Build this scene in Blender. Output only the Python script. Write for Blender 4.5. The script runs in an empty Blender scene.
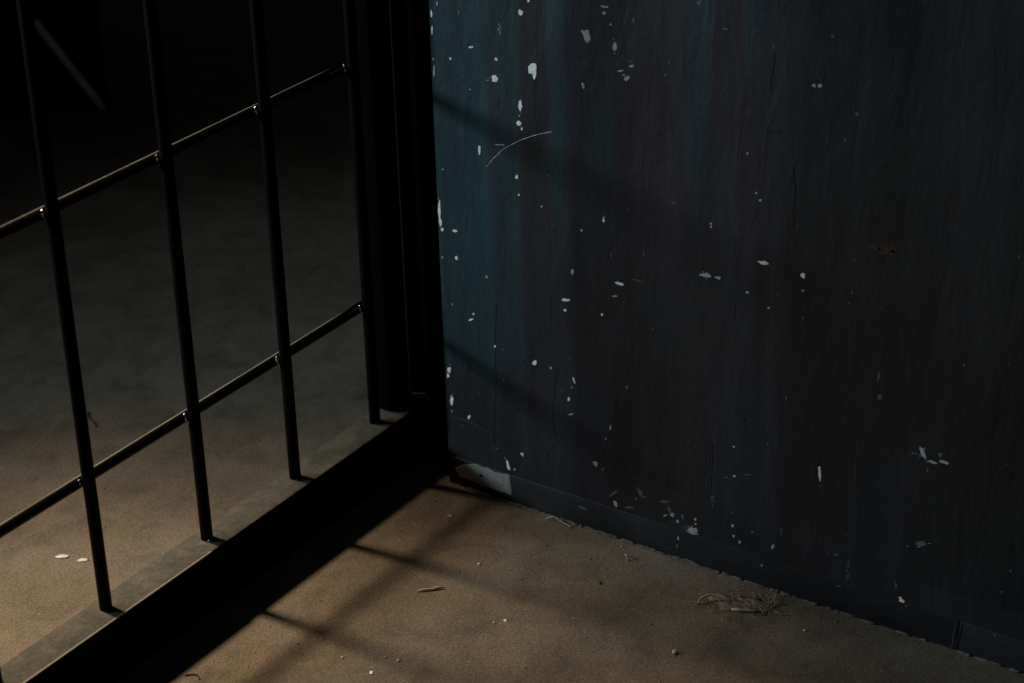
import bpy, math, random
import numpy as np
from mathutils import Vector, Matrix

sc = bpy.context.scene
C = sc.collection
random.seed(7)
rng = np.random.default_rng(7)

# ------------------------------------------------------------------ camera
cam_d = bpy.data.cameras.new('camera')
cam = bpy.data.objects.new('camera', cam_d)
C.objects.link(cam)
cam_d.sensor_width = 36.0
cam_d.lens = 2117.0 / 1024.0 * 36.0
cam_d.clip_start = 0.05
cam_d.dof.use_dof = True
cam_d.dof.focus_distance = 2.16
cam_d.dof.aperture_fstop = 5.6
m = Matrix(((0.55856, 0.392124, -0.730924),
            (-0.829098, 0.237743, -0.506039),
            (-0.024658, 0.88866, 0.457903))).to_4x4()
m.translation = Vector((-1.66746, -1.25030, 1.25))
cam.matrix_world = m
sc.camera = cam

# ------------------------------------------------------------------ world, lights, exposure
w = bpy.data.worlds.new('world')
sc.world = w
w.use_nodes = True
w.node_tree.nodes['Background'].inputs[0].default_value = (0.75, 0.85, 1.0, 1)
w.node_tree.nodes['Background'].inputs[1].default_value = 0.015
sc.view_settings.view_transform = 'Standard'
sc.view_settings.look = 'None'
sc.view_settings.gamma = 1.0
sc.view_settings.exposure = 0.0
sc.view_settings.use_curve_mapping = False


def look(o, target):
    d = Vector(target) - o.location
    o.rotation_euler = d.to_track_quat('-Z', 'Y').to_euler()


def spot(name, loc, target, power, color, deg, blend, radius):
    l = bpy.data.lights.new(name, 'SPOT')
    l.energy = power
    l.color = color
    l.spot_size = math.radians(deg)
    l.spot_blend = blend
    l.shadow_soft_size = radius
    o = bpy.data.objects.new(name, l)
    C.objects.link(o)
    o.location = loc
    look(o, target)
    return o


# a warm lamp high up in the room behind the gate, and a weaker cool one further left
spot('warm_spotlight', (-0.40, 1.68, 2.45), (-0.64, -0.02, 0), 450, (1.0, 0.79, 0.55), 27, 1.0, 0.15)
spot('cool_spotlight', (-2.20, 3.40, 1.50), (0.16, -0.10, 0.56), 630, (0.66, 0.86, 1.0), 30, 1.0, 0.30)


# ------------------------------------------------------------------ helpers
def tag(o, label, cat, group=None):
    o['label'] = label
    o['category'] = cat
    if group:
        o['group'] = group
    return o


def empty(name, loc):
    o = bpy.data.objects.new(name, None)
    C.objects.link(o)
    o.location = loc
    o.empty_display_size = 0.05
    return o


class MB:
    """collects polygons and links them as one mesh object"""
    def __init__(s):
        s.v = []
        s.f = []
        s.mi = []
        s.sm = []

    def add(s, vs, fs, mi=0, smooth=False):
        b = len(s.v)
        s.v += [tuple(p) for p in vs]
        for f in fs:
            s.f.append([i + b for i in f])
            s.mi.append(mi)
            s.sm.append(smooth)

    def box(s, x0, x1, y0, y1, z0, z1, mi=0, bev=0.0):
        if bev <= 0:
            v = [(x, y, z) for z in (z0, z1) for y in (y0, y1) for x in (x0, x1)]
            s.add(v, [(0, 2, 3, 1), (4, 5, 7, 6), (0, 1, 5, 4), (2, 6, 7, 3), (0, 4, 6, 2), (1, 3, 7, 5)], mi)
            return
        import bmesh
        bm = bmesh.new()
        bmesh.ops.create_cube(bm, size=1)
        for q in bm.verts:
            q.co = Vector(((x0 + x1) / 2 + q.co.x * (x1 - x0), (y0 + y1) / 2 + q.co.y * (y1 - y0), (z0 + z1) / 2 + q.co.z * (z1 - z0)))
        bmesh.ops.bevel(bm, geom=bm.edges[:], offset=bev, segments=3, affect='EDGES', profile=0.5)
        bm.verts.index_update()
        s.add([q.co[:] for q in bm.verts], [[q.index for q in f.verts] for f in bm.faces], mi, True)
        bm.free()

    def tube(s, pts, rad, n=14, mi=0, caps=True, jitter=0.0):
        pts = [Vector(p) for p in pts]
        rads = rad if isinstance(rad, (list, tuple)) else [rad] * len(pts)
        rings = []
        up = None
        for i, p in enumerate(pts):
            t = (pts[min(i + 1, len(pts) - 1)] - pts[max(i - 1, 0)]).normalized()
            if up is None:
                up = t.orthogonal().normalized()
            up = (up - t * up.dot(t)).normalized()
            sd = t.cross(up)
            ring = []
            for k in range(n):
                a = 2 * math.pi * k / n
                r = rads[i] * (1 + random.uniform(-jitter, jitter))
                ring.append(p + up * math.cos(a) * r + sd * math.sin(a) * r)
            rings.append(ring)
        v = [q for r in rings for q in r]
        f = []
        for i in range(len(rings) - 1):
            for k in range(n):
                k2 = (k + 1) % n
                f.append((i * n + k, i * n + k2, (i + 1) * n + k2, (i + 1) * n + k))
        if caps:
            f.append(tuple(range(n))[::-1])
            f.append(tuple((len(rings) - 1) * n + k for k in range(n)))
        s.add(v, f, mi, True)

    def blob(s, c, rx, ry, rz, seed, rough=0.25, mi=0, nu=10, nv=7):
        r = random.Random(seed)
        v = [(c[0], c[1], c[2] - rz)]
        for j in range(1, nv):
            th = math.pi * j / nv
            for k in range(nu):
                a = 2 * math.pi * k / nu
                q = 1 + r.uniform(-rough, rough)
                v.append((c[0] + rx * q * math.sin(th) * math.cos(a), c[1] + ry * q * math.sin(th) * math.sin(a), c[2] - rz * math.cos(th) * q))
        v.append((c[0], c[1], c[2] + rz))
        f = []
        for k in range(nu):
            f.append((0, 1 + (k + 1) % nu, 1 + k))
            for j in range(nv - 2):
                a = 1 + j * nu
                f.append((a + k, a + (k + 1) % nu, a + nu + (k + 1) % nu, a + nu + k))
            a = 1 + (nv - 2) * nu
            f.append((a + k, a + (k + 1) % nu, len(v) - 1))
        s.add(v, f, mi, True)

    def build(s, name, mats, parent=None, loc=None, sharp=True):
        me = bpy.data.meshes.new(name)
        me.from_pydata(s.v, [], s.f)
        if not isinstance(mats, (list, tuple)):
            mats = [mats]
        for q in mats:
            me.materials.append(q)
        me.polygons.foreach_set('material_index', s.mi)
        me.polygons.foreach_set('use_smooth', s.sm)
        me.update()
        o = bpy.data.objects.new(name, me)
        C.objects.link(o)
        if parent:
            o.parent = parent
            o.matrix_parent_inverse = Matrix.Translation(-parent.location)
        if loc:
            o.location = loc
        return o


def mat(name, color, rough=0.6, metal=0.0, spec=0.5):
    q = bpy.data.materials.new(name)
    q.use_nodes = True
    b = q.node_tree.nodes['Principled BSDF']
    b.inputs['Base Color'].default_value = (*color, 1)
    b.inputs['Roughness'].default_value = rough
    b.inputs['Metallic'].default_value = metal
    b.inputs['Specular IOR Level'].default_value = spec
    return q


class NT:
    def __init__(s, m):
        s.t = m.node_tree
        s.b = s.t.nodes['Principled BSDF']

    def n(s, kind, **kw):
        x = s.t.nodes.new(kind)
        for k, v in kw.items():
            setattr(x, k, v)
        return x

    def l(s, a, b):
        s.t.links.new(a, b)

    def coord(s, scale=(1, 1, 1)):
        tc = s.n('ShaderNodeTexCoord')
        mp = s.n('ShaderNodeMapping')
        mp.inputs['Scale'].default_value = scale
        s.l(tc.outputs['Object'], mp.inputs['Vector'])
        return mp.outputs['Vector']

    def noise(s, vec, scale, detail=4, rough=0.55, dist=0.0):
        x = s.n('ShaderNodeTexNoise')
        x.inputs['Scale'].default_value = scale
        x.inputs['Detail'].default_value = detail
        x.inputs['Roughness'].default_value = rough
        x.inputs['Distortion'].default_value = dist
        s.l(vec, x.inputs['Vector'])
        return x.outputs['Fac']

    def ramp(s, fac, stops):
        x = s.n('ShaderNodeValToRGB')
        e = x.color_ramp.elements
        while len(e) < len(stops):
            e.new(0.5)
        for q, (p, c) in zip(e, stops):
            q.position = p
            q.color = (*c, 1) if len(c) == 3 else c
        s.l(fac, x.inputs['Fac'])
        return x.outputs['Color']

    def mix(s, fac, a, b, mode='MIX'):
        x = s.n('ShaderNodeMix', data_type='RGBA', blend_type=mode)
        for sock, v in ((x.inputs[0], fac), (x.inputs[6], a), (x.inputs[7], b)):
            if hasattr(v, 'is_output'):
                s.l(v, sock)
            else:
                sock.default_value = v if isinstance(v, float) else (*v, 1)
        return x.outputs[2]

    def math(s, op, a, b=0.0, clamp=False):
        x = s.n('ShaderNodeMath', operation=op, use_clamp=clamp)
        for sock, v in ((x.inputs[0], a), (x.inputs[1], b)):
            if hasattr(v, 'is_output'):
                s.l(v, sock)
            else:
                sock.default_value = v
        return x.outputs[0]

    def bump(s, h, strength, dist, prev=None):
        x = s.n('ShaderNodeBump')
        x.inputs['Strength'].default_value = strength
        x.inputs['Distance'].default_value = dist
        s.l(h, x.inputs['Height'])
        if prev is not None:
            s.l(prev, x.inputs['Normal'])
        return x.outputs['Normal']


# ------------------------------------------------------------------ materials
# worn brown concrete floor
M_floor = mat('worn_brown_concrete', (0.2, 0.16, 0.12), 0.7, spec=0.3)
t = NT(M_floor)
vec = t.coord()
big = t.noise(vec, 3.2, 5, 0.6, 0.6)
col = t.ramp(big, [(0.30, (0.098, 0.082, 0.064)), (0.5, (0.150, 0.116, 0.080)), (0.70, (0.200, 0.166, 0.128))])
mid = t.noise(vec, 18, 7, 0.72, 0.6)
col = t.mix(0.75, col, t.ramp(mid, [(0.28, (0.42, 0.43, 0.40)), (0.5, (1, 0.99, 0.97)), (0.72, (1.35, 1.30, 1.25))]), 'MULTIPLY')
fine = t.noise(vec, 360, 4, 0.85)
col = t.mix(0.9, col, t.ramp(fine, [(0.36, (0.45, 0.44, 0.42)), (0.5, (1, 1, 1)), (0.64, (1.6, 1.55, 1.5))]), 'MULTIPLY')
vor = t.n('ShaderNodeTexVoronoi')
vor.inputs['Scale'].default_value = 75
t.l(vec, vor.inputs['Vector'])
spot_m = t.math('LESS_THAN', vor.outputs['Distance'], 0.075)
sel = t.math('GREATER_THAN', t.noise(vec, 31, 2), 0.57)
col = t.mix(t.math('MULTIPLY', spot_m, sel), col, (0.34, 0.30, 0.24))
vor2 = t.n('ShaderNodeTexVoronoi')
vor2.inputs['Scale'].default_value = 38
t.l(vec, vor2.inputs['Vector'])
pit = t.math('MULTIPLY', t.math('LESS_THAN', vor2.outputs['Distance'], 0.06), t.math('LESS_THAN', t.noise(vec, 13, 2), 0.44))
col = t.mix(pit, col, (0.03, 0.025, 0.02))
red = t.noise(vec, 55, 3, 0.6, 1.0)
col = t.mix(t.ramp(red, [(0.6, (0, 0, 0)), (0.72, (0.35, 0.35, 0.35))]), col, (0.23, 0.125, 0.085))
t.l(col, t.b.inputs['Base Color'])
n1 = t.bump(mid, 0.3, 0.003)
n2 = t.bump(fine, 0.35, 0.0007, n1)
t.l(n2, t.b.inputs['Normal'])

# painted wall, colours held per vertex, brush streaks added in the shader
M_wall = mat('streaky_dark_wall_paint', (0.02, 0.02, 0.02), 0.5, spec=0.35)
t = NT(M_wall)
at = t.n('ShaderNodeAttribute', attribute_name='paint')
vs = t.coord((1, 34, 1.3))
st = t.noise(vs, 3.0, 5, 0.6)
vf = t.coord()
fn = t.noise(vf, 120, 4, 0.7)
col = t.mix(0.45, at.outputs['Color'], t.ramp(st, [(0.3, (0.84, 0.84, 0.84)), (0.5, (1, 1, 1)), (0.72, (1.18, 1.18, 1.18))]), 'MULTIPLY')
col = t.mix(0.6, col, t.ramp(fn, [(0.3, (0.75, 0.75, 0.75)), (0.7, (1.25, 1.25, 1.25))]), 'MULTIPLY')
t.l(col, t.b.inputs['Base Color'])
lump = t.noise(t.coord((1, 3, 1)), 14, 4, 0.6, 0.5)
n1 = t.bump(st, 0.10, 0.0010)
n2 = t.bump(lump, 0.35, 0.004, n1)
n3 = t.bump(fn, 0.35, 0.0006, n2)
t.l(n3, t.b.inputs['Normal'])

tones = [(0.84, 0.80, 0.74), (0.38, 0.37, 0.345), (0.105, 0.102, 0.098), (0.80, 0.66, 0.45), (0.040, 0.042, 0.046), (0.026, 0.034, 0.040),
         (0.24, 0.235, 0.20), (0.006, 0.006, 0.007), (0.05, 0.053, 0.057), (0.013, 0.0135, 0.015), (0.045, 0.022, 0.010), (0.12, 0.105, 0.08)]
names = ['bare_plaster', 'greyed_plaster', 'dusty_scuff', 'cream_plaster', 'faint_scuff', 'teal_scuff', 'grey_filler', 'dark_gouge', 'worn_edge', 'crack_ridge', 'rust_stain', 'joint_dust']
M_tone = []
for nm, c in zip(names, tones):
    q = mat(nm, c, 0.8, spec=0.2)
    t = NT(q)
    f = t.noise(t.coord(), 260, 3, 0.7)
    t.l(t.mix(0.8, c, t.ramp(f, [(0.3, (0.6, 0.6, 0.6)), (0.7, (1.25, 1.25, 1.25))]), 'MULTIPLY'), t.b.inputs['Base Color'])
    M_tone.append(q)

# blackened steel with dust on upward faces
def steel(name, base, dust, amount, rough=0.35, spec=0.3):
    q = mat(name, base, rough, 0.0, spec)
    t = NT(q)
    g = t.n('ShaderNodeNewGeometry')
    sp = t.n('ShaderNodeSeparateXYZ')
    t.l(g.outputs['True Normal'], sp.inputs[0])
    up = t.math('SUBTRACT', sp.outputs['Z'], 0.75)
    up = t.math('MULTIPLY', up, 4.0 * amount, True)
    ns = t.noise(t.coord(), 22, 6, 0.75, 0.15)
    dcol = t.ramp(ns, [(0.3, dust[0]), (0.5, dust[1]), (0.7, dust[2])])
    fine = t.noise(t.coord(), 240, 3, 0.7)
    dcol = t.mix(0.7, dcol, t.ramp(fine, [(0.3, (0.7, 0.7, 0.7)), (0.7, (1.25, 1.25, 1.25))]), 'MULTIPLY')
    t.l(t.mix(up, base, dcol), t.b.inputs['Base Color'])
    r = t.math('ADD', t.math('MULTIPLY', up, 0.4), rough, True)
    t.l(r, t.b.inputs['Roughness'])
    t.l(t.bump(fine, 0.25, 0.0004), t.b.inputs['Normal'])
    return q


M_rail = steel('dusty_black_steel', (0.002, 0.002, 0.002), [(0.050, 0.056, 0.048), (0.100, 0.092, 0.073), (0.165, 0.140, 0.105)], 1.0, 0.6, 0.04)
M_bar = steel('gloss_black_steel', (0.0015, 0.0015, 0.0015), [(0.02, 0.02, 0.02)] * 3, 0.0, 0.5, 0.06)
M_cross = mat('highlight_topped_black_steel', (0.003, 0.003, 0.003), 0.28, 0.0, 0.2)
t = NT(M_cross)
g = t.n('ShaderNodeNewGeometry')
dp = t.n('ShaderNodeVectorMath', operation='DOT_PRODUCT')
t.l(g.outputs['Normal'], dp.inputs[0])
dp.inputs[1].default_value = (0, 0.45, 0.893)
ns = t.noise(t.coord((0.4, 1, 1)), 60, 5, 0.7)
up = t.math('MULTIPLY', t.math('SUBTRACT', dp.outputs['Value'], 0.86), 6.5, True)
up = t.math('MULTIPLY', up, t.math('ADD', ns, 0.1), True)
t.l(t.mix(up, (0.003, 0.003, 0.003), (0.36, 0.32, 0.25)), t.b.inputs['Base Color'])  # highlight painted as a pale band on the bar tops, tilted towards the lamp
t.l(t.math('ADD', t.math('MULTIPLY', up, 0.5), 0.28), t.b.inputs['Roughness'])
M_worn = mat('worn_steel_edge', (0.28, 0.26, 0.22), 0.5, 0.0)
M_weld = mat('bright_weld_metal', (0.6, 0.6, 0.58), 0.3, 0.9)
M_post = steel('matt_black_steel', (0.002, 0.002, 0.0022), [(0.02, 0.02, 0.02)] * 3, 0.0, 0.9, 0.02)
M_strip = mat('lit_edge_strip_steel', (0.42, 0.46, 0.48), 0.38, 1.0)  # pale bluish metal imitating light on the stile edge

FLAKES = [
(-0.1174,0.5781,-27,13,-12,-27,0), (-0.1269,0.5917,-16,3,0,-14,0), (-0.0554,0.5314,-33,6,1,-13,0), (-0.0287,0.5142,-13,2,1,-15,0), (-0.0859,0.5237,-21,4,1,-18,0), (-0.0836,0.5029,-41,8,1,-33,0),
(-0.0748,0.4992,-15,3,0,-7,1), (-0.0522,0.4852,-13,2,0,-9,1), (-0.0302,0.4638,-9,2,1,-11,2), (-0.1147,0.479,-25,5,1,-54,0), (-0.1132,0.4686,-10,2,0,-9,1), (-0.1126,0.4605,-29,6,1,-29,0),
(-0.1161,0.455,-12,2,0,-18,0), (-0.0614,0.4207,-15,3,2,-53,0), (-0.1076,0.3999,-19,4,1,-26,0), (-0.1095,0.3797,-13,3,0,-11,0), (-0.1379,0.3732,-14,3,0,-15,1), (-0.1456,0.4099,-10,2,0,-15,2),
(-0.0129,0.3879,-11,2,0,-10,1), (-0.2271,0.5626,-25,4,0,-51,1), (-0.2151,0.5943,-26,4,0,-15,1), (-0.2159,0.6005,-45,0,2,-9,1), (-0.2226,0.5838,-13,2,0,-12,1), (-0.2448,0.5505,-47,8,0,-7,2),
(-0.246,0.5456,-30,10,-2,-11,1), (-0.2335,0.5386,-30,10,-2,-10,1), (-0.2411,0.5324,-26,25,-17,-15,1), (-0.2373,0.5351,-19,3,0,-9,1), (-0.1903,0.5157,-15,5,-8,-43,1), (-0.2131,0.3768,-14,1,7,-38,1),
(-0.3186,0.6212,-27,4,0,-24,2), (-0.296,0.4129,-26,6,0,-9,2), (-0.0415,0.5656,-17,3,2,-39,2), (-0.0919,0.5558,-18,3,2,-71,2), (-0.2478,0.5924,-15,2,0,-33,2), (-0.0065,0.5583,-13,2,2,-39,0),
(-0.0064,0.5412,-11,2,2,-45,0), (-0.0061,0.5094,-9,2,1,-15,1), (-0.0067,0.4964,-11,2,4,-74,1), (-0.0064,0.3372,-20,5,6,-122,0), (-0.0142,0.5702,-11,2,1,-25,1), (-0.0878,0.4317,-63,13,0,-7,1),
(-0.0857,0.469,-42,8,4,-128,4), (-0.054,0.4267,-84,30,-2,-14,4), (-0.0072,0.325,-19,4,3,-52,0), (-0.0091,0.3171,-21,5,1,-21,0), (-0.0259,0.3198,-33,8,1,-17,0), (-0.0268,0.2881,-19,4,1,-25,0),
(-0.008,0.2844,-12,3,1,-17,1), (-0.0653,0.275,-16,4,1,-17,1), (-0.0181,0.2302,-12,3,0,-11,1), (-0.0459,0.2254,-14,4,0,-11,0), (-0.0424,0.2177,-35,23,-5,-8,0), (-0.073,0.1932,-12,3,1,-17,0),
(-0.0831,0.1916,-19,5,0,-11,2), (-0.1741,0.3074,-24,6,0,-28,1), (-0.1657,0.2732,-56,7,3,-17,0), (-0.1651,0.2608,-18,5,0,-17,0), (-0.2129,0.3744,-17,4,0,-16,0), (-0.2098,0.2666,-17,4,0,-16,0),
(-0.2324,0.3082,-54,-7,7,-18,0), (-0.2261,0.2926,-42,11,0,-8,1), (-0.222,0.3381,-10,3,0,-40,2), (-0.2606,0.3482,-12,3,0,-16,2), (-0.3363,0.3973,-16,4,-1,-30,1), (-0.3323,0.3423,-66,5,3,-22,1),
(-0.3453,0.3428,-31,0,4,-16,1), (-0.125,0.1872,-32,9,1,-30,0), (-0.1457,0.187,-14,4,0,-17,1), (-0.1754,0.1799,-10,7,-15,-36,0), (-0.1722,0.1709,-11,3,0,-11,1), (-0.1679,0.1552,-16,5,0,-26,0),
(-0.1596,0.1639,-11,3,0,-11,2), (-0.0094,0.1462,-27,7,2,-45,0), (-0.0076,0.1386,-22,6,1,-27,0), (-0.0115,0.108,-20,6,3,-59,0), (-0.0109,0.0943,-10,3,1,-18,1), (-0.0344,0.0936,-16,-1,13,-33,0),
(-0.1049,0.0671,-25,-13,11,-15,0), (-0.0833,0.155,-14,4,0,-11,2), (-0.2204,0.1361,-13,2,5,-31,1), (-0.2146,0.1206,-11,3,0,-13,1), (-0.2408,0.1908,-21,6,0,-21,2), (-0.0564,0.2799,-18,5,2,-63,4),
(-0.06,0.2557,-28,7,2,-55,4), (-0.0323,0.3073,-28,7,1,-21,4), (-0.1734,0.3543,-43,10,1,-79,4), (-0.1862,0.3573,-17,4,0,-12,1), (-0.1704,0.1374,-35,16,-2,-10,1), (-0.17,0.2046,-11,3,0,-11,2),
(-0.2533,0.3173,-56,0,2,-6,2), (-0.2027,0.2915,-84,7,2,-8,4), (-0.3475,0.6004,-31,0,2,-10,2), (-0.4575,0.6119,-16,3,-1,-13,2), (-0.4413,0.562,-22,4,-1,-16,1), (-0.447,0.563,-22,4,-1,-18,1),
(-0.4851,0.5424,-20,4,-1,-19,2), (-0.4888,0.5344,-10,2,0,-8,2), (-0.4432,0.5359,-44,5,0,-7,4), (-0.4468,0.5307,-30,-11,3,-6,4), (-0.4454,0.5251,-30,-11,3,-6,4), (-0.4054,0.5038,-73,15,-1,-17,4),
(-0.3742,0.4811,-12,3,0,-12,1), (-0.3847,0.4424,-11,2,0,-10,1), (-0.3892,0.4358,-14,3,0,-14,1), (-0.3357,0.3976,-13,3,0,-18,1), (-0.4443,0.5485,-40,8,-2,-42,4), (-0.4481,0.5768,-27,5,-4,-96,5),
(-0.406,0.5609,-103,11,0,-8,4), (-0.4084,0.545,-69,13,-1,-33,4), (-0.5184,0.4152,-115,7,7,-66,10), (-0.513,0.4168,-35,8,-2,-28,10), (-0.3956,0.3714,-49,3,3,-23,3), (-0.391,0.3718,-30,7,0,-7,3),
(-0.4374,0.3677,-24,15,-11,-24,3), (-0.4385,0.3519,-13,3,0,-11,1), (-0.3786,0.3353,-23,6,0,-13,1), (-0.4026,0.3245,-13,3,0,-11,1), (-0.4873,0.3507,-18,5,0,-7,2), (-0.4896,0.3625,-14,4,-1,-11,2),
(-0.4254,0.2303,-10,3,-1,-20,2), (-0.3676,0.1567,-12,4,0,-12,1), (-0.4063,0.1709,-10,3,-1,-16,2), (-0.4699,0.2993,-26,7,-1,-23,4), (-0.5224,0.2819,-16,2,5,-47,2), (-0.5252,0.2601,-24,7,-2,-32,2),
(-0.491,0.397,-11,3,-1,-11,2), (-0.3788,0.1913,-24,7,-4,-122,4), (-0.3911,0.1827,-20,6,-3,-81,4), (-0.3681,0.1566,-12,4,0,-13,1), (-0.4657,0.1555,-16,5,-4,-86,3), (-0.3698,0.1225,-21,6,0,-13,1),
(-0.3608,0.1183,-25,8,0,-8,2), (-0.3849,0.1289,-41,13,0,-6,2), (-0.3681,0.0776,-8,3,0,-13,2), (-0.3693,0.0623,-17,6,-1,-20,1), (-0.3709,0.0501,-15,5,-1,-20,1), (-0.3782,0.0451,-19,6,-1,-20,1),
(-0.4167,0.0525,-16,-4,14,-33,1), (-0.3927,0.0627,-16,6,-1,-17,2), (-0.4262,0.0747,-10,3,-2,-43,2), (-0.4052,0.0262,-12,4,0,-13,1), (-0.5734,0.2119,-22,18,-32,-55,1), (-0.5838,0.2055,-45,-4,4,-16,1),
(-0.5963,0.2094,-60,1,3,-18,1), (-0.5914,0.2158,-16,12,-13,-29,2), (-0.579,0.1949,-13,4,-1,-20,2), (-0.5643,0.2091,-29,9,-1,-10,2), (-0.5774,0.1104,-63,21,-2,-24,2), (-0.5646,0.1035,-15,5,-1,-16,2),
(-0.5024,0.0603,-23,4,7,-96,2), (-0.5024,0.0452,-31,11,-3,-64,2), (-0.4928,0.031,-39,14,0,-9,2), (-0.4889,0.0676,-27,9,-1,-11,2), (-0.5621,0.0364,-21,20,-26,-45,3), (-0.5552,0.0536,-15,5,-2,-25,2),
(-0.6481,0.1512,-22,17,-14,-29,4), (-0.6751,0.1491,-17,6,-1,-16,4), (-0.6645,0.0849,-11,4,-1,-12,2), (-0.6623,0.0336,-11,4,-2,-20,2), (-0.6661,0.0455,-14,5,-2,-28,4), (-0.5062,0.0031,-12,4,-2,-34,4),
(-0.4699,0.0898,-12,4,-1,-21,4), (-0.5875,0.1167,-11,4,-3,-40,4), (-0.6605,0.0031,-71,5,4,-31,4), (-0.1852,0.0241,-64,-5,5,-14,2), (-0.2018,0.0861,-21,24,-26,-23,1), (-0.2107,0.0814,-23,7,0,-18,2),
(-0.2241,0.0552,-53,58,-8,-8,2), (-0.2264,0.0433,-20,16,-21,-38,1), (-0.2434,0.0435,-58,19,0,-13,2), (-0.2576,0.0659,-19,17,-31,-44,2), (-0.2523,0.0575,-18,6,0,-18,2), (-0.2884,0.0661,-56,18,0,-15,2),
(-0.2941,0.0569,-19,10,-10,-53,2), (-0.2972,0.0521,-26,9,0,-27,1), (-0.3038,0.0463,-22,7,0,-18,1), (-0.3148,0.0423,-69,-3,13,-42,2), (-0.3217,0.0398,-52,17,-1,-49,1), (-0.3253,0.056,-17,6,0,-18,1),
(-0.3254,0.0503,-19,6,0,-15,1), (-0.305,0.0257,-13,4,0,-22,1), (-0.3038,0.0149,-17,6,0,-31,2), (-0.2927,0.0639,-74,24,0,-44,4), (-0.2933,0.0082,-46,-12,17,-37,4), (-0.2665,0.0608,-44,14,0,-44,4),
(-0.3461,0.0856,-29,9,-2,-74,2), (-0.3421,0.0756,-54,50,-5,-8,4), (-0.2885,0.0484,-29,20,-4,-9,1), (-0.3094,0.0539,-21,11,-8,-41,2), (-0.086,0.0469,-20,12,-22,-65,0), (-0.1047,0.0662,-9,8,-15,-21,1),
(-0.0947,0.0451,-14,4,0,-17,1), (-0.0704,0.064,-16,5,0,-9,2),]
PATCHES = [
    ( 0 , [(-0.1252, 0.523), (-0.1289, 0.5272), (-0.1337, 0.5291), (-0.1357, 0.5267), (-0.135, 0.516), (-0.1329, 0.511), (-0.1309, 0.5113), (-0.1302, 0.5162), (-0.1254, 0.5163)] ),
    ( 1 , [(-0.1882, 0.5722), (-0.1978, 0.5742), (-0.2001, 0.5647), (-0.1962, 0.5603), (-0.1923, 0.5627), (-0.1912, 0.5676)] ),
    ( 6 , [(-0.0124, 0.0218), (-0.0242, 0.03), (-0.0423, 0.0364), (-0.0486, 0.035), (-0.055, 0.0345), (-0.0575, 0.0362), (-0.0678, 0.0336), (-0.0773, 0.0343), (-0.0877, 0.0365), (-0.0893, 0.0205), (-0.0901, 0.0104), (-0.0766, 0.0103), (-0.0541, 0.0101), (-0.0348, 0.0117), (-0.0185, 0.0113)] ),
]
LINES = [
    ( 0.0009 , 0 , [(-0.0678, 0.4007), (-0.0767, 0.412), (-0.0918, 0.4274), (-0.1129, 0.4416), (-0.1315, 0.4508), (-0.1519, 0.4586)] ),
    ( 0.0007 , 4 , [(-0.1837, 0.5405), (-0.194, 0.5478), (-0.2075, 0.5548), (-0.2226, 0.5595)] ),
    ( 0.0014 , 9 , [(-0.2694, 0.4744), (-0.2809, 0.4844), (-0.2971, 0.4983)] ),
    ( 0.0016 , 9 , [(-0.0766, 0.2452), (-0.073, 0.1932), (-0.0727, 0.1432), (-0.0695, 0.1048), (-0.0673, 0.0682)] ),
    ( 0.002 , 9 , [(-0.0735, 0.1391), (-0.0866, 0.1572), (-0.0985, 0.17), (-0.1127, 0.1868), (-0.123, 0.1999)] ),
    ( 0.0011 , 9 , [(-0.0735, 0.1404), (-0.0606, 0.1455), (-0.0491, 0.1519), (-0.033, 0.1628)] ),
    ( 0.0018 , 8 , [(-0.0129, 0.0868), (-0.025, 0.0881), (-0.0394, 0.0869), (-0.0653, 0.0803)] ),
    ( 0.002 , 9 , [(-0.1375, 0.0753), (-0.1494, 0.0966), (-0.161, 0.112), (-0.1748, 0.1356), (-0.2018, 0.1734)] ),
    ( 0.0016 , 9 , [(-0.1541, 0.1855), (-0.148, 0.1451), (-0.1472, 0.1275), (-0.1499, 0.1021)] ),
    ( 0.0016 , 9 , [(-0.21, 0.0962), (-0.2155, 0.1174), (-0.2212, 0.1343), (-0.2301, 0.1772)] ),
    ( 0.0012 , 9 , [(-0.3883, 0.3343), (-0.4038, 0.3317), (-0.4191, 0.3333), (-0.4377, 0.3426), (-0.4525, 0.3486), (-0.4725, 0.3593)] ),
    ( 0.0014 , 9 , [(-0.3653, 0.3189), (-0.365, 0.3013)] ),
    ( 0.0034 , 7 , [(-0.3999, 0.5859), (-0.398, 0.5725), (-0.3968, 0.5477)] ),
    ( 0.002 , 7 , [(-0.4232, 0.4778), (-0.4251, 0.4578), (-0.425, 0.4153)] ),
    ( 0.002 , 7 , [(-0.3958, 0.5066), (-0.4097, 0.5097)] ),
    ( 0.0016 , 7 , [(-0.3434, 0.1533), (-0.3433, 0.1192), (-0.3431, 0.0846)] ),
    ( 0.0026 , 7 , [(-0.628, 0.0348), (-0.6251, 0.0146), (-0.6238, 0.0021)] ),
    ( 0.0018 , 8 , [(-0.6221, 0.039), (-0.62, 0.017), (-0.6185, 0.0014)] ),
    ( 0.0016 , 7 , [(-0.3403, 0.1566), (-0.3401, 0.1226), (-0.3384, 0.0832)] ),
    ( 0.0007 , 4 , [(-0.2559, 0.3939), (-0.2714, 0.3926), (-0.2886, 0.3915)] ),
    ( 0.0006 , 4 , [(-0.3156, 0.4594), (-0.3431, 0.4576), (-0.3625, 0.4526)] ),
    ( 0.0007 , 4 , [(-0.3596, 0.5585), (-0.3843, 0.5613), (-0.4087, 0.5629), (-0.4207, 0.5632)] ),
]
PATCH_HOLE = (-0.0493, 0.0232)


# ------------------------------------------------------------------ setting: floor
mb = MB()
mb.box(-5, 5, -4, 6, -0.12, 0.0)
floor = mb.build('floor', M_floor)
floor['kind'] = 'structure'

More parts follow.
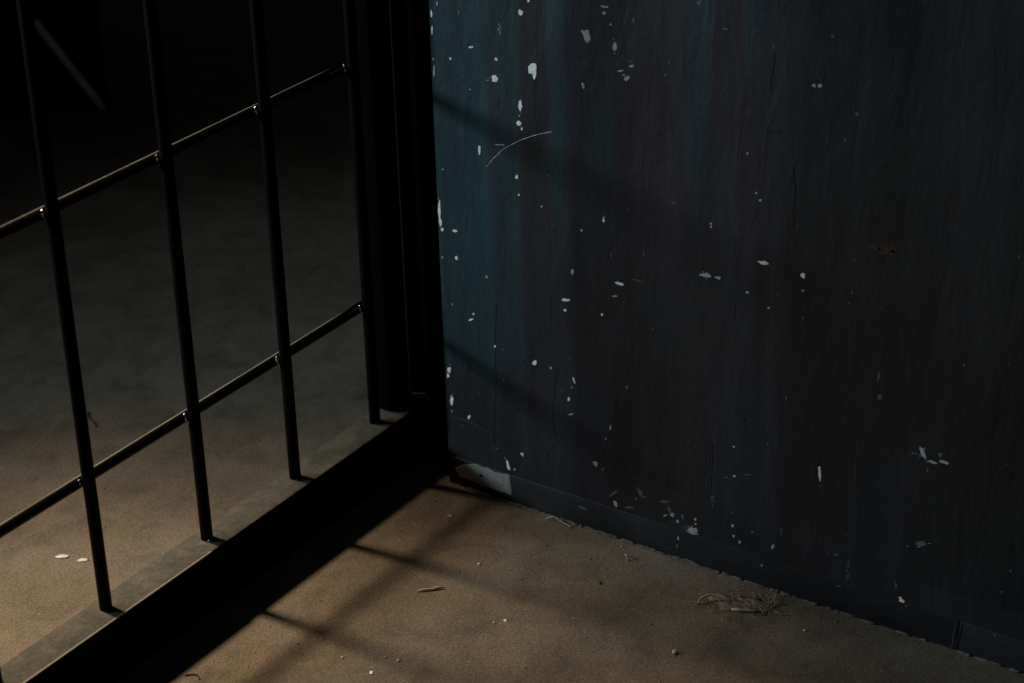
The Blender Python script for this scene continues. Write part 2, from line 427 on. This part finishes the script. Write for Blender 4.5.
# ------------------------------------------------------------------ setting: wall on the right
WY0 = -0.004                                   # where the wall ends beside the gate
ys = np.concatenate([np.arange(0, 0.80, 0.0025), np.linspace(0.80, 3.9, 32)]) * -1 + WY0
zs = np.concatenate([np.arange(0, 0.75, 0.0025), np.linspace(0.75, 2.8, 22)])
YY, ZZ = np.meshgrid(ys, zs)


def vnoise(y, seed, step):
    r = np.random.default_rng(seed)
    k = r.random(4000)
    u = y / step + 1000
    i = np.floor(u).astype(int)
    f = u - i
    f = f * f * (3 - 2 * f)
    return k[i % 4000] * (1 - f) + k[(i + 1) % 4000] * f


def vnoise2(y, z, seed, sy, sz):
    r = np.random.default_rng(seed)
    k = r.random((256, 256))
    u = y / sy + 500
    v = z / sz + 500
    i = np.floor(u).astype(int)
    j = np.floor(v).astype(int)
    f = u - i
    g = v - j
    f = f * f * (3 - 2 * f)
    g = g * g * (3 - 2 * g)
    i0, i1, j0, j1 = i % 256, (i + 1) % 256, j % 256, (j + 1) % 256
    return (k[i0, j0] * (1 - f) + k[i1, j0] * f) * (1 - g) + (k[i0, j1] * (1 - f) + k[i1, j1] * f) * g


def sm(x, a, b):
    q = np.clip((x - a) / (b - a), 0, 1)
    return q * q * (3 - 2 * q)


D = -YY                                        # distance from the gate along the wall
wob = (vnoise2(D, ZZ, 3, 0.02, 0.07) - 0.5) * 0.006
col = np.empty(YY.shape + (3,))
col[:] = (0.0185, 0.0162, 0.0172)


def coat(c, a, d0, d1, z0, z1, sd=0.006, sz=0.03):
    """one roller or brush band of paint: between d0 and d1 from the gate, z0 to z1 high"""
    d = D + wob
    mk = sm(d, d0 - sd, d0 + sd) * (1 - sm(d, d1 - sd, d1 + sd)) * sm(ZZ, z0 - sz, z0 + sz) * (1 - sm(ZZ, z1 - sz, z1 + sz)) * a
    for q in range(3):
        col[..., q] = col[..., q] * (1 - mk) + c[q] * mk


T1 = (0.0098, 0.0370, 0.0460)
T2 = (0.0135, 0.0310, 0.0370)
PU = (0.0255, 0.0185, 0.0235)
NV = (0.0180, 0.0195, 0.0255)
LT = (0.0270, 0.0275, 0.0330)
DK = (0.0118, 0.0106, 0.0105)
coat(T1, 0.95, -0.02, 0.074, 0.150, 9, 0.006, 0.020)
coat(T2, 0.90, 0.074, 0.112, 0.165, 9, 0.011, 0.055)
coat(DK, 0.55, 0.112, 0.146, 0.20, 9)
coat(T2, 0.85, 0.148, 0.170, 0.34, 9, 0.004, 0.10)
coat(NV, 0.80, 0.170, 0.200, 0.30, 9, 0.006, 0.08)
coat(T2, 0.50, 0.196, 0.228, 0.36, 0.52, 0.006, 0.06)
coat(PU, 0.80, 0.228, 0.306, 0.32, 9)
coat(T2, 0.60, 0.306, 0.334, 0.44, 9, 0.003, 0.10)
coat(PU, 0.55, 0.336, 0.40, 0.36, 9)
coat(T2, 0.60, 0.366, 0.388, 0.56, 9, 0.004, 0.04)
coat(LT, 0.55, 0.346, 0.360, 0.33, 0.48, 0.003, 0.05)
coat(LT, 0.50, 0.372, 0.385, 0.34, 0.50, 0.003, 0.06)
coat(LT, 0.35, 0.398, 0.414, 0.36, 0.60, 0.003, 0.06)
coat(LT, 0.25, 0.235, 0.300, 0.22, 0.33, 0.010, 0.04)
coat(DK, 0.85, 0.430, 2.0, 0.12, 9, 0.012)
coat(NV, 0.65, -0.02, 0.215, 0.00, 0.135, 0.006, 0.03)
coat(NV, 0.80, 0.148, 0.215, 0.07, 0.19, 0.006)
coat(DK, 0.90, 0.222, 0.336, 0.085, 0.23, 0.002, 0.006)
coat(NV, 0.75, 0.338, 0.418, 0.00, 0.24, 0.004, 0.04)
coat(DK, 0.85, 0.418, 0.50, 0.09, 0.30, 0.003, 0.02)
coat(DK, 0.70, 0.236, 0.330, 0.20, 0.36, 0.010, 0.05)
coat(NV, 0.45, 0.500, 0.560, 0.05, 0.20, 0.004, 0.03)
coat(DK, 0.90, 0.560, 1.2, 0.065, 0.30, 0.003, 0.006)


fade = 0.95 + 0.30 * (vnoise(D, 11, 0.014) - 0.5) + 0.30 * (vnoise(D, 17, 0.045) - 0.5) + 0.30 * (vnoise2(D, ZZ, 12, 0.03, 0.16) - 0.5)
col *= fade[..., None]
fx = (vnoise2(D, ZZ, 21, 0.05, 0.09) - 0.5) * 0.0022 + (vnoise2(D, ZZ, 22, 0.016, 0.05) - 0.5) * 0.0006
fx[:, 0] = 0
fx *= sm(ZZ, 0.036, 0.075)
nz, ny = YY.shape
X = fx * (D < 0.8)
vv = np.stack([X.ravel(), YY.ravel(), ZZ.ravel()], 1)
idx = np.arange(nz * ny).reshape(nz, ny)
ff = np.stack([idx[:-1, :-1].ravel(), idx[1:, :-1].ravel(), idx[1:, 1:].ravel(), idx[:-1, 1:].ravel()], 1)
mb = MB()
mb.v = [tuple(p) for p in vv.tolist()]
mb.f = ff[:, ::-1].tolist()
mb.mi = [0] * len(mb.f)
mb.sm = [True] * len(mb.f)
nface = len(mb.f)
# thickness of the wall: end face, back and top
yb_, zt_ = float(ys[-1]), float(zs[-1])
mb.add([(0, WY0, 0), (0.16, WY0, 0), (0.16, WY0, zt_), (0, WY0, zt_)], [(0, 1, 2, 3)], 1)
mb.add([(0.16, WY0, 0), (0.16, yb_, 0), (0.16, yb_, zt_), (0.16, WY0, zt_)], [(0, 1, 2, 3)], 1)
mb.add([(0, WY0, zt_), (0.16, WY0, zt_), (0.16, yb_, zt_), (0, yb_, zt_)], [(0, 1, 2, 3)], 1)
mb.add([(0, yb_, 0), (0, yb_, zt_), (0.16, yb_, zt_), (0.16, yb_, 0)], [(0, 1, 2, 3)], 1)


def slab(mb, pts, x, th, mi):
    """a thin raised flake on the wall: outline pts (y, z)"""
    n = len(pts)
    cy = sum(p[0] for p in pts) / n
    cz = sum(p[1] for p in pts) / n
    v = [(x, p[0], p[1]) for p in pts] + [(x - th, cy + (p[0] - cy) * 0.9, cz + (p[1] - cz) * 0.9) for p in pts]
    f = [[n + i for i in range(n)]]
    for i in range(n):
        f.append([i, (i + 1) % n, n + (i + 1) % n, n + i])
    mb.add(v, f, mi)


def surf_x(y, z):
    """the wall surface at (y, z), plus the skirting's thickness low down"""
    if z < 0.0355 and y < WY0 - 0.001:
        return -0.0009
    j = min(max(int(round((WY0 - y) / 0.0025)), 0), 319)
    i = min(max(int(round(z / 0.0025)), 0), 299)
    return float(X[i, j]) - 0.00015


def flake(mb, cy, cz, a, b, mi, seed, rough=0.28, th=0.00018):
    r = random.Random(seed)
    n = r.choice((9, 10, 11, 12))
    pts = []
    for k in range(n):
        t_ = 2 * math.pi * k / n
        q = 1 + r.uniform(-rough, rough)
        pts.append((cy + q * (a[0] * math.cos(t_) + b[0] * math.sin(t_)), cz + q * (a[1] * math.cos(t_) + b[1] * math.sin(t_))))
    slab(mb, pts, surf_x(cy, cz), th, mi)


def ribbon(mb, pts, w_, mi, seed):
    r = random.Random(seed)
    P = []
    for i in range(len(pts) - 1):
        for k in range(5):
            u = k / 5
            P.append((pts[i][0] * (1 - u) + pts[i + 1][0] * u + r.uniform(-1, 1) * w_ * 0.35, pts[i][1] * (1 - u) + pts[i + 1][1] * u))
    P.append(pts[-1])
    v = []
    n = len(P)
    for i, p in enumerate(P):
        q = P[min(i + 1, n - 1)]
        o = P[max(i - 1, 0)]
        d = Vector((q[0] - o[0], q[1] - o[1])).normalized()
        e = Vector((-d.y, d.x)) * w_ * 0.40 * (0.35 + 0.65 * math.sin(math.pi * (i + 0.5) / n) ** 0.5) * r.uniform(0.75, 1.2)
        x = surf_x(p[0], p[1])
        v += [(x + 0.0003, p[0] + e.x, p[1] + e.y), (x - 0.00020, p[0], p[1]), (x + 0.0003, p[0] - e.x, p[1] - e.y)]
    f = []
    for i in range(n - 1):
        f += [(3 * i, 3 * i + 3, 3 * i + 4, 3 * i + 1), (3 * i + 1, 3 * i + 4, 3 * i + 5, 3 * i + 2)]
    mb.add(v, f, mi, False)


bb = MB()                                      # skirting
for (d0, d1) in ((0.006, 0.6195), (0.6215, 1.9), (1.9015, 3.9)):
    bb.box(-0.0006, 0.0005, WY0 - d1, WY0 - d0, 0.0025, 0.0362, 0, 0.0005)
for i, (y, z, ay, az, by, bz, tn) in enumerate(FLAKES):
    tgt = bb if (z < 0.0355 and y < WY0 - 0.001) else mb
    a = (ay * 1e-4, az * 1e-4)
    b = (by * 1e-4, bz * 1e-4)
    big = math.hypot(*a) * math.hypot(*b)
    r = random.Random(900 + i)
    if tn in (4, 5, 10) or (tn == 2 and big > 1.6e-5):
        for k in range(max(4, int(big * 3.0e5) + 3)):
            rr, tt = math.sqrt(r.random()), r.uniform(0, 6.283)
            cy = y + rr * (a[0] * math.cos(tt) + b[0] * math.sin(tt))
            cz = z + rr * (a[1] * math.cos(tt) + b[1] * math.sin(tt))
            s_ = r.uniform(0.10, 0.30) * (1.5 if tn == 10 else 1)
            flake(tgt, cy, cz, (a[0] * s_, a[1] * s_), (b[0] * s_, b[1] * s_), 2 + tn, 5000 + i * 40 + k, 0.4, 0.00012)
    else:
        flake(tgt, y, z, a, b, 2 + tn, i, 0.30)
        if big > 1.2e-5 and tn < 4:
            for k in range(3):
                tt = r.uniform(0, 6.283)
                q = r.uniform(1.2, 1.7)
                cy = y + q * (a[0] * math.cos(tt) + b[0] * math.sin(tt))
                cz = z + q * (a[1] * math.cos(tt) + b[1] * math.sin(tt))
                flake(tgt, cy, cz, (a[0] * 0.18, a[1] * 0.18), (b[0] * 0.15, b[1] * 0.15), 3, 7000 + i * 5 + k, 0.4)
for tn, pts in PATCHES:
    if tn == 6:
        slab(bb, [p for p in pts], -0.0008, 0.0003, 2 + tn)
        flake(bb, PATCH_HOLE[0], PATCH_HOLE[1], (0.0024, 0), (0, 0.0021), 2 + 7, 77, 0.2, 0.0009)
    else:
        slab(mb, pts, surf_x(*pts[0]), 0.0002, 2 + tn)
for i, (w_, tn, pts) in enumerate(LINES):
    tgt = bb if max(p[1] for p in pts) < 0.042 else mb
    ribbon(tgt, pts, w_, 2 + tn, i)
# old filler and dust packed unevenly into the joint with the floor
r = random.Random(61)
for k in range(170):
    d = abs(r.gauss(0, 0.15)) + 0.03
    if k > 110:
        d = r.uniform(0.03, 0.75)
    bb.blob((r.uniform(-0.0022, 0.0), WY0 - d, 0.0006), r.uniform(0.0007, 0.0026), r.uniform(0.002, 0.010), r.uniform(0.0005, 0.0018), 3000 + k, 0.35, 2 + 11, 8, 4)
# random faint nicks that the whole wall carries
r = random.Random(5)
for k in range(150):
    y, z = -r.uniform(0.02, 0.75), r.uniform(0.04, 0.68)
    s_ = r.uniform(0.0004, 0.0011)
    flake(mb, y, z, (s_, 0), (0, s_ * r.uniform(1, 2.2)), 2 + r.choice((2, 4, 4, 4, 2)), 9000 + k, 0.4, 0.00012)
wall = mb.build('wall_right', [M_wall, M_wall] + M_tone)
wall['kind'] = 'structure'
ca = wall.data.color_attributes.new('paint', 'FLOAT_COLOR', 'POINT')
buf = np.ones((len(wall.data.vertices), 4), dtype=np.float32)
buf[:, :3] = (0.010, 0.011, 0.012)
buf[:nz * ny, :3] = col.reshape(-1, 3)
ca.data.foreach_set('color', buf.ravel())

M_skirt = mat('charcoal_skirting_paint', (0.026, 0.029, 0.031), 0.55, spec=0.35)
t = NT(M_skirt)
f = t.noise(t.coord((1, 1, 2)), 26, 5, 0.7)
t.l(t.ramp(f, [(0.3, (0.008, 0.0078, 0.0085)), (0.55, (0.0145, 0.0135, 0.0145)), (0.78, (0.028, 0.026, 0.024))]), t.b.inputs['Base Color'])
t.l(t.bump(f, 0.4, 0.001), t.b.inputs['Normal'])
skirt = bb.build('baseboard_right', [M_skirt, M_skirt] + M_tone)
skirt['kind'] = 'structure'

# ------------------------------------------------------------------ setting: the far side of the room
M_back = mat('black_back_wall_paint', (0.02, 0.021, 0.024), 0.8)
t = NT(M_back)
f = t.noise(t.coord((1, 1, 0.3)), 5, 4, 0.6)
t.l(t.ramp(f, [(0.3, (0.014, 0.015, 0.018)), (0.7, (0.030, 0.031, 0.034))]), t.b.inputs['Base Color'])
mb = MB()
mb.box(-5, 5, 5.9, 6.0, 0, 2.8)
o = mb.build('wall_back', M_back)
o['kind'] = 'structure'
mb = MB()
mb.box(4.9, 5.0, -4, 5.9, 0, 2.8)
o = mb.build('wall_far_right', M_back)
o['kind'] = 'structure'

# ------------------------------------------------------------------ fixed door frame beside the wall
mb = MB()
mb.box(0.0565, 0.150, 0.028, 0.120, 0.0, 2.40, 0, 0.002)
mb.box(0.0374, 0.0710, 0.0938, 0.112, 0.0, 2.40, 0, 0.0015)
mb.box(0.0720, 0.150, 0.002, 0.030, 0.0, 2.40, 0, 0.0015)
jamb = mb.build('trim_1', M_post)
jamb['kind'] = 'structure'

# ------------------------------------------------------------------ the steel grille gate
GX0, GX1, GTOP = -1.62, 0.0555, 2.30
gate = empty('grille_gate', (-0.78, 0.09, 0))
tag(gate, 'black steel grille gate of round bars on a dusty bottom rail beside the wall', 'gate')
RT = 0.0700
mb = MB()
RY0, RY1 = 0.0546, 0.0935
mb.box(GX0, GX1, RY0, RY0 + 0.004, 0.0, RT, 0, 0.0007)
mb.box(GX0, GX1, RY0 + 0.0008, RY1, RT - 0.004, RT + 0.0002, 0, 0.0009)
rail = mb.build('bottom_rail', M_rail, gate)
mb = MB()
mb.box(GX0 + 0.002, -0.335, RY0 - 0.0008, RY0 + 0.0012, RT - 0.0010, RT + 0.0008, 0, 0.0005)
e = mb.build('worn_edge', M_worn, rail)
e['label'] = 'bright rubbed front edge of the bottom rail'

BY, BR = 0.0755, 0.0064
HY, HR = BY + 0.0108, 0.0058
xs = [-0.0305, -0.1737, -0.3182, -0.4682, -0.6155, -0.7625, -0.9095, -1.0565, -1.2035, -1.3505, -1.4975]
HZ = [0.2130, 0.4935, 0.7740, 1.0545, 1.3350, 1.6155, 1.8960, 2.1500]


def roundbar(mb, p, q, rad):
    p, q = Vector(p), Vector(q)
    n = 24
    mb.tube([p.lerp(q, i / n) for i in range(n + 1)], rad, 20)


bars = []
for x in xs:
    mb = MB()
    roundbar(mb, (x, BY, RT), (x, BY, GTOP - 0.02), BR)
    bars.append(mb.build('upright_bar', M_bar, gate))
hb = []
for z in HZ:
    mb = MB()
    roundbar(mb, (GX0 + 0.03, HY, z), (-0.024, HY, z), HR)
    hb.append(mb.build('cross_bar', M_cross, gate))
# stile beside the wall, stile on the far left, top rail
mb = MB()
mb.box(-0.0040, 0.0370, 0.0715, 0.0930, RT, GTOP, 0, 0.0030)
post = mb.build('stile', M_post, gate)
mb = MB()
mb.box(0.0310, 0.0374, 0.0708, 0.0760, RT + 0.0, GTOP - 0.02, 0, 0.0022)  # pale strip added where light should catch the corner of the stile
s = mb.build('lit_edge_strip', M_strip, post)
s['label'] = 'pale strip standing in for light caught on the stile edge'
mb = MB()
mb.box(GX0, GX0 + 0.045, 0.0840, 0.1300, RT, GTOP, 0, 0.0012)
mb.build('stile', M_post, gate)
mb = MB()
mb.box(GX0, 0.0530, RY0, RY1, GTOP - 0.03, GTOP + 0.0, 0, 0.0012)
mb.build('top_rail', M_post, gate)
# weld beads
k = 0
for i, x in enumerate(xs[:6]):
    for j, z in enumerate(HZ[:3]):
        mb = MB()
        s_ = (0.0019, 0.0025, 0.0022, 0.0017)[(i + j) % 4]
        mb.blob((x - BR - 0.0002, HY - 0.0052, z + 0.0010), s_, s_, s_ * 1.1, 40 + k, 0.3)
        mb.blob((x - BR + 0.0004, HY - 0.0042, z + 0.0046), s_ * 0.7, s_ * 0.7, s_ * 0.9, 140 + k, 0.3)
        o = mb.build('weld', M_weld, hb[j])
        o['label'] = 'bright weld bead'
        k += 1
    mb = MB()
    mb.blob((x - 0.0025, BY - BR * 0.9, RT + 0.0008), 0.0026, 0.0020, 0.0022, 60 + i, 0.3)
    mb.build('weld', M_weld if i == 2 else M_bar, bars[i])

# ------------------------------------------------------------------ things far behind the gate
M_case = mat('black_case_laminate', (0.006, 0.006, 0.0065), 0.75, spec=0.2)
M_casemetal = mat('dull_case_corner_metal', (0.012, 0.012, 0.013), 0.6, 0.5)
case = empty('black_case', (0.684, 1.177, 0))
tag(case, 'large black box standing on the dark floor far behind the gate', 'box')
e1 = Vector((-0.745, 0.667, 0))
e2 = Vector((0.667, 0.745, 0))
K = Vector((0.684, 1.177, 0))


def obox(mb, a0, a1, b0, b1, z0, z1, bev):
    t_ = MB()
    t_.box(a0, a1, b0, b1, z0, z1, 0, bev)
    mb.add([tuple(K + e1 * p[0] + e2 * p[1] + Vector((0, 0, p[2]))) for p in t_.v], t_.f, 0, True)


mb = MB()
obox(mb, 0.0, 0.72, 0.0, 0.50, 0.0, 0.44, 0.012)
mb.build('case_body', M_case, case)
mb = MB()
obox(mb, -0.004, 0.724, -0.004, 0.504, 0.44, 0.56, 0.012)
mb.build('lid', M_case, case)
for (a, b) in ((0.2, 0), (0.52, 0)):
    mb = MB()
    obox(mb, a - 0.03, a + 0.03, -0.012, -0.002, 0.40, 0.47, 0.003)
    mb.build('latch', M_casemetal, case)

M_rod = mat('dull_bluish_metal', (0.34, 0.42, 0.46), 0.4, 0.0)
t = NT(M_rod)
f = t.noise(t.coord(), 20, 3)
t.l(t.ramp(f, [(0.3, (0.55, 0.70, 0.74)), (0.7, (0.78, 0.86, 0.88))]), t.b.inputs['Base Color'])
mb = MB()
ra, rb = Vector((0.662, 1.170, 0.0062)), Vector((0.594, 1.231, 0.167))
mb.tube([ra.lerp(rb, i / 10) for i in range(11)], 0.0062, 16)
o = mb.build('metal_rod', M_rod)
tag(o, 'thin pale metal rod leaning on the black box, seen through the gate at upper left', 'rod')

# ------------------------------------------------------------------ small litter on the floor
M_white = mat('white_paint_crumb', (0.72, 0.70, 0.66), 0.8)
M_twig = mat('dry_brown_splinter', (0.42, 0.34, 0.22), 0.8)
M_dust = mat('pale_brown_lint', (0.36, 0.28, 0.20), 0.9)
M_fluff = mat('floor_coloured_fluff', (0.19, 0.15, 0.11), 0.95, spec=0.1)
M_hair = mat('dark_hair', (0.015, 0.012, 0.010), 0.6)
M_lhair = mat('pale_fibre', (0.30, 0.26, 0.20), 0.8)
M_grit = mat('pale_grit', (0.30, 0.26, 0.20), 0.8)


def crumb(name, x, y, rx, ry, rz, seed, m_, label, cat, group=None):
    mb = MB()
    mb.blob((0, 0, rz * 0.75), rx, ry, rz, seed, 0.3)
    o = mb.build(name, m_, None, (x, y, 0))
    o.rotation_euler.z = 0.7
    return tag(o, label, cat, group)


def strand(name, pts, rad, m_, label, cat):
    mb = MB()
    x0, y0 = pts[0][0], pts[0][1]
    P = [Vector((p[0] - x0, p[1] - y0, p[2])) for p in pts]
    Q = []
    for i in range(len(P) - 1):
        a, b, c, d = P[max(i - 1, 0)], P[i], P[i + 1], P[min(i + 2, len(P) - 1)]
        for k in range(6):
            u = k / 6
            Q.append(0.5 * ((2 * b) + (c - a) * u + (2 * a - 5 * b + 4 * c - d) * u * u + (3 * b - a - 3 * c + d) * u ** 3))
    Q.append(P[-1])
    mb.tube(Q, rad, 8, 0, True, 0.15)
    o = mb.build(name, m_, None, (x0, y0, 0))
    return tag(o, label, cat)

crumb('paint_crumb', -0.350, 0.264, 0.0040, 0.0075, 0.0006, 1, M_white, 'larger white paint flake on the floor behind the gate, left of its neighbour', 'paint flake')
crumb('paint_crumb', -0.343, 0.240, 0.0032, 0.0055, 0.0006, 2, M_white, 'smaller white paint flake on the floor behind the gate, right of its neighbour', 'paint flake')
crumb('paint_crumb', -0.340, -0.151, 0.0030, 0.0020, 0.0008, 3, M_white, 'biggest pale crumb on the floor near the bottom edge, in front of the rail', 'crumb')
crumb('paint_crumb', -0.335, -0.110, 0.0024, 0.0018, 0.0007, 4, M_grit, 'pale crumb on the bar shadow crossing near the bottom edge', 'crumb')
crumb('paint_crumb', -0.309, -0.161, 0.0022, 0.0018, 0.0007, 5, M_grit, 'pale crumb just right of the biggest crumb near the bottom edge', 'crumb')
crumb('paint_crumb', -0.195, -0.213, 0.0024, 0.0018, 0.0006, 6, M_white, 'brighter of two white crumbs right of the wood splinter', 'crumb')
crumb('paint_crumb', -0.204, -0.205, 0.0026, 0.0012, 0.0006, 7, M_grit, 'duller of two white crumbs right of the wood splinter', 'crumb')
crumb('paint_crumb', -0.061, -0.048, 0.0022, 0.0016, 0.0012, 8, M_white, 'tiny white crumb on the floor close to the gate corner', 'crumb')
crumb('paint_crumb', -0.123, -0.130, 0.0015, 0.0015, 0.0010, 9, M_white, 'tiny white crumb on the floor between two bar shadows', 'crumb')
crumb('dirt_lump', -0.085, -0.259, 0.0030, 0.0014, 0.0007, 10, M_hair, 'small black dirt lump on the floor in the middle of the dark shadow', 'dirt')
crumb('dirt_lump', -0.152, -0.388, 0.0040, 0.0022, 0.0016, 11, M_dust, 'brown dirt lump on the floor below the lint tuft', 'dirt')
crumb('dirt_lump', -0.049, -0.480, 0.0013, 0.0011, 0.0009, 12, M_white, 'small pale speck on the floor right of the lint tuft', 'crumb')

# wood splinter
root = empty('wood_splinter', (-0.20, -0.105, 0))
tag(root, 'thin pale wooden splinter lying on the lit floor in front of the gate', 'splinter')
mb = MB()
mb.tube([(-0.2005, -0.1045, 0.0016), (-0.195, -0.110, 0.0022), (-0.190, -0.1165, 0.0018), (-0.185, -0.120, 0.0024), (-0.180, -0.126, 0.0014)],
        [0.0006, 0.0014, 0.0011, 0.0015, 0.0005], 7, 0, True, 0.2)
mb.build('stem', M_twig, root)
mb = MB()
mb.tube([(-0.190, -0.1165, 0.0018), (-0.186, -0.1160, 0.0034)], [0.0008, 0.0003], 6)
mb.build('barb', M_twig, root)

strand('hair', [(-0.098, 0.470, 0.0008), (-0.110, 0.458, 0.0012), (-0.114, 0.446, 0.001), (-0.120, 0.435, 0.0008)], 0.0007, M_hair, 'short dark curved hair on the floor behind the first upright bars', 'hair')
strand('hair', [(-0.442, 0.004, 0.0008), (-0.437, -0.002, 0.0012), (-0.436, -0.008, 0.001), (-0.440, -0.013, 0.0008)], 0.0007, M_hair, 'short dark hair on the orange lit floor at the bottom edge', 'hair')
strand('fibre', [(-0.010, -0.142, 0.0010), (-0.0075, -0.150, 0.005), (-0.0080, -0.160, 0.0030), (-0.0100, -0.176, 0.0012)], 0.0007, M_lhair, 'pale curled fibre on the floor against the foot of the wall', 'fibre')
strand('fibre', [(-0.033, -0.262, 0.0008), (-0.030, -0.258, 0.0040), (-0.026, -0.254, 0.0012)], 0.0008, M_lhair, 'short pale fibre standing up on the floor near the wall', 'fibre')

# tuft of lint by the wall: nobody could count its hairs
mb = MB()
r = random.Random(44)
cl = [(-0.062, -0.368, 0.010), (-0.050, -0.386, 0.013), (-0.044, -0.402, 0.014), (-0.040, -0.418, 0.012), (-0.030, -0.430, 0.009)]
for k in range(50):
    cx_, cy_, s_ = r.choice(cl)
    a = r.uniform(0, 6.283)
    p = Vector((cx_ + r.gauss(0, s_ * 0.5), cy_ + r.gauss(0, s_ * 0.7), r.uniform(0.0006, 0.004)))
    pts = [p.copy()]
    for j in range(6):
        a += r.uniform(-0.2, 0.55)
        p = p + Vector((math.cos(a), math.sin(a), 0)) * r.uniform(0.0018, 0.0042)
        p.x = min(p.x, -0.005)
        p.z = max(0.0005, min(0.0085, p.z + r.uniform(-0.0016, 0.0018)))
        pts.append(p.copy())
    mb.tube(pts, r.uniform(0.00018, 0.00030), 4, 0, False)
for (px_, py_, a_, b_) in ((-0.046, -0.390, 0.012, 0.019), (-0.036, -0.416, 0.012, 0.020)):
    mb.blob((px_, py_, 0.0002), a_, b_, 0.0008, int(-py_ * 1000), 0.25, 1, 14, 6)
mb.tube([(-0.0650, -0.3655, 0.0010), (-0.0600, -0.3660, 0.0050), (-0.0520, -0.3720, 0.0072), (-0.0460, -0.3840, 0.0060), (-0.0490, -0.3960, 0.0040)], 0.0012, 6)
mb.tube([(-0.0560, -0.4000, 0.0012), (-0.0540, -0.4080, 0.0022), (-0.0500, -0.4180, 0.0022), (-0.0440, -0.4260, 0.0012)], 0.0016, 6)
o = mb.build('lint_tuft', [M_dust, M_fluff])
tag(o, 'tangled pale brown tuft of lint on the floor beside the foot of the wall', 'lint')

# dusting of sand grains over the floor
mb = MB()
r = random.Random(9)
for k in range(600):
    x, y = r.uniform(-0.75, 0.0), r.uniform(-0.72, 0.55)
    if 0.045 < y < 0.15 or x > -0.006:
        continue
    s_ = min(0.0013, 0.00035 + abs(r.gauss(0, 0.0003)))
    if abs(x) < 0.03 and y < 0:
        s_ *= 1.3
    mb.blob((x, y, s_ * 0.6), s_, s_ * r.uniform(0.7, 1.3), s_ * 0.8, k, 0.3, 0, 5, 4)
o = mb.build('sand_grains', M_grit)
tag(o, 'fine pale sand grains scattered over the brown concrete floor', 'sand')
o['kind'] = 'stuff'
